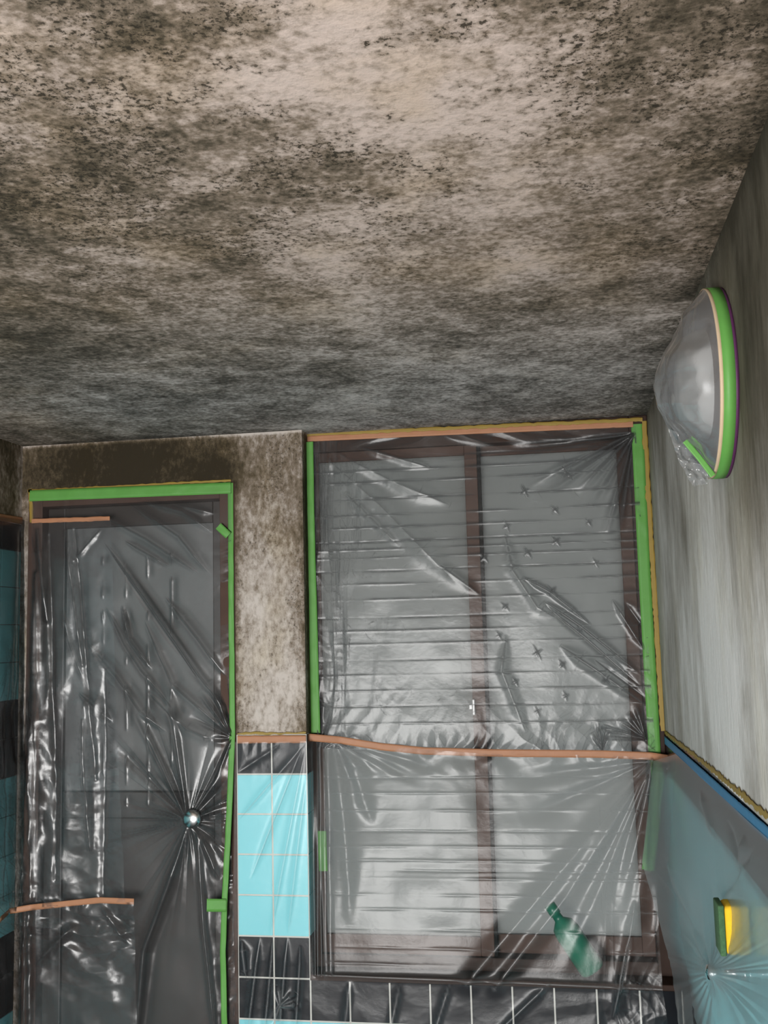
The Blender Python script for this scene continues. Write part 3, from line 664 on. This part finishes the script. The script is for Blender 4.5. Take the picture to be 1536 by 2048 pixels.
# right wall sheet
def h_right(X, Y, P):
    h = .005*(fbm(X/120, Y/120, 103)-.5)
    c = (1440, 1945)
    R = np.hypot(X-c[0], Y-c[1]); ang = np.arctan2(Y-c[1], X-c[0])
    h = h+.016*np.exp(-R/40)+np.exp(-R/120)*.004*np.clip(R/30, 0, 1)*(np.abs(((ang*4+vn(ang*4, R*0, 104)) % 1)*2-1)-.5)
    for k, (a, b) in enumerate((((1400, 1580), (1432, 1680)), ((1455, 1640), (1480, 1730)), ((1490, 1670), (1478, 1760)), ((1510, 1690), (1440, 1800)), ((1340, 1530), (1320, 1640)), ((1310, 1740), (1420, 1900)), ((1325, 1700), (1420, 1930)))):
        h = h+fold(X, Y, [a, b], 6, .006*(1 if k % 2 == 0 else -.8))
    return h
film('right_wall_film', [[(1306, 1522, 1, .04), (1352, 1508, 0, XR-.004), (1400, 1554, 0, XR-.004), (1470, 1618, 0, XR-.004), (1600, 1735, 0, XR-.004)],
                         [(1284, 1725, 1, -.01), (1336, 1735, 1, -.10), (1400, 1760, 0, XR-.03), (1475, 1790, 0, XR-.028), (1600, 1850, 0, XR-.019)],
                         [(1345, 1940, 1, -.06), (1378, 1940, 1, -.20), (1420, 1945, 0, XR-.052), (1480, 1950, 0, XR-.028), (1600, 1960, 0, XR-.018)],
                         [(1365, 2120, 1, -.10), (1400, 2120, 1, -.25), (1440, 2120, 0, XR-.03), (1490, 2120, 0, XR-.03), (1600, 2120, 0, XR-.03)]],
     220, 280, h_right, 'film_right', 'hazy plastic sheet hanging from the blue tape over the right wall tiles')

# ------------------------------------------------------------------ wall lamp wrapped in film
LY, LZ, LR = -1.185, 1.826, .146
lamp = empty('wall_lamp', (XR, LY, LZ)); tag(lamp, 'round dome wall lamp wrapped in plastic with a green taped rim', 'lamp')
TOX = Matrix.Translation((XR, LY, LZ)) @ Matrix.Rotation(math.radians(-90), 4, 'Y')    # lathe axis -> -x
def lpart(nm, prof, mat, seg=96):
    me = lathe_me(nm, prof, seg); me.transform(TOX); return part(nm, me, mat, lamp, True)
lpart('base_plate', [(.0001, .0), (LR-.002, .0), (LR-.002, .0245), (LR-.03, .025), (.0001, .0255)], 'stile')
lpart('dome', [(.085, .025), (.084, .038), (.076, .056), (.06, .064), (.035, .069), (.0001, .0705)], 'dome')
lpart('purple_tape_edge', [(LR-.001, .0005), (LR+.0012, .0005), (LR+.0012, .006), (LR-.001, .006)], 'purple')
lpart('rim_tape', [(LR-.001, .005), (LR+.0018, .005), (LR+.0018, .0215), (LR-.001, .0215)], 'green')
lpart('masking_paper_edge', [(LR-.001, .021), (LR+.001, .021), (LR+.001, .0262), (LR-.002, .0265)], 'beige')
nr_, na_ = 60, 220
rr, aa = np.meshgrid(np.linspace(0.001, 1, nr_+1), np.linspace(0, 2*math.pi, na_+1))
prof = .072*np.clip(1-rr**1.6, 0, 1)+.026+.014*rr*(1-rr)*4*np.exp(-((aa-3.9)/.7)**2)
cx_, cy_ = rr*np.cos(aa)*130, rr*np.sin(aa)*130
prof = prof+(.022*(crumple(cx_, cy_, 70, 120)-.4)+.008*(crumple(cx_, cy_, 34, 121)-.5))*np.clip((1-rr)*6, 0, 1)
V = np.stack([XR-prof, LY+LR*rr*np.cos(aa), LZ+LR*rr*np.sin(aa)], 2)
idx = np.arange((nr_+1)*(na_+1)).reshape(na_+1, nr_+1)
Q = np.stack([idx[:-1, :-1].ravel(), idx[1:, :-1].ravel(), idx[1:, 1:].ravel(), idx[:-1, 1:].ravel()], 1)
part('film_wrap', mesh_np('film_wrap', V.reshape(-1, 3), Q), 'film_bag', lamp, True)

def adopt(o):
    o.parent = lamp; o.matrix_parent_inverse = Matrix.Translation(lamp.location).inverted()
def h_tail(X, Y, P): return .016*(crumple(X, Y, 30, 131)-.4)+.006*(crumple(X, Y, 14, 132)-.4)
adopt(film('film_tail', [[(1336, 858, 1, -1.2), (1372, 868, 1, -1.2), (1392, 880, 1, -1.2)], [(1356, 920, 1, -1.2), (1385, 920, 1, -1.2), (1414, 930, 1, -1.2)], [(1386, 974, 1, -1.2), (1398, 970, 1, -1.2), (1416, 968, 1, -1.2)]], 50, 70, h_tail, 'film_bag', None))
adopt(strip('tape_tail', [(1370, 882, 1, -1.225), (1398, 915, 1, -1.225), (1426, 952, 1, -1.225)], .009, 'green', None, seed=31))
# ------------------------------------------------------------------ things seen through the film
sp = un(1440, 1862, 0, XR-.048)
s = empty('sponge', (XR-.024, sp[1]+.03, sp[2]-.043)); tag(s, 'yellow sponge with green scouring side behind the right wall film', 'sponge')
part('foam', boxes_me('foam', [(XR-.040, XR-.003, sp[1], sp[1]+.05, sp[2]-.036, sp[2]+.036)], .006), 'sponge_y', s, True)
part('scouring_pad', boxes_me('scouring_pad', [(XR-.049, XR-.040, sp[1]-.001, sp[1]+.051, sp[2]-.037, sp[2]+.037)], .002), 'sponge_g', s, True)
tp = un(1440, 1945, 0, XR-.04)
tm = lathe_me('hook', [(.0001, 0), (.016, 0), (.016, .004), (.007, .006), (.006, .022), (.011, .028), (.0135, .034), (.011, .04), (.0001, .042)], 28)
tm.transform(Matrix.Translation((XR, tp[1], tp[2])) @ Matrix.Rotation(math.radians(-90), 4, 'Y') @ Matrix.Diagonal((1, 1, 1.5, 1)))
tag(link('towel_hook', tm, 'steel', None, True), 'small round metal hook below the sponge on the right wall', 'hook')
gp = un(1140, 1850, 1, .035)
gm = lathe_me('bottle', [(.0001, 0), (.03, 0), (.034, .004), (.034, .07), (.03, .082), (.013, .092), (.012, .1), (.015, .101), (.015, .118), (.0001, .119)], 36)
gm.transform(Matrix.Translation((gp[0]+.055, .034, ZSILL+.032)) @ Matrix.Rotation(math.radians(-33), 4, 'Y') @ Matrix.Diagonal((1, .9, 1.65, 1)))
gb = link('bottle', gm, 'greenp', None, True); tag(gb, 'green bottle leaning on the window sill behind the film', 'bottle')
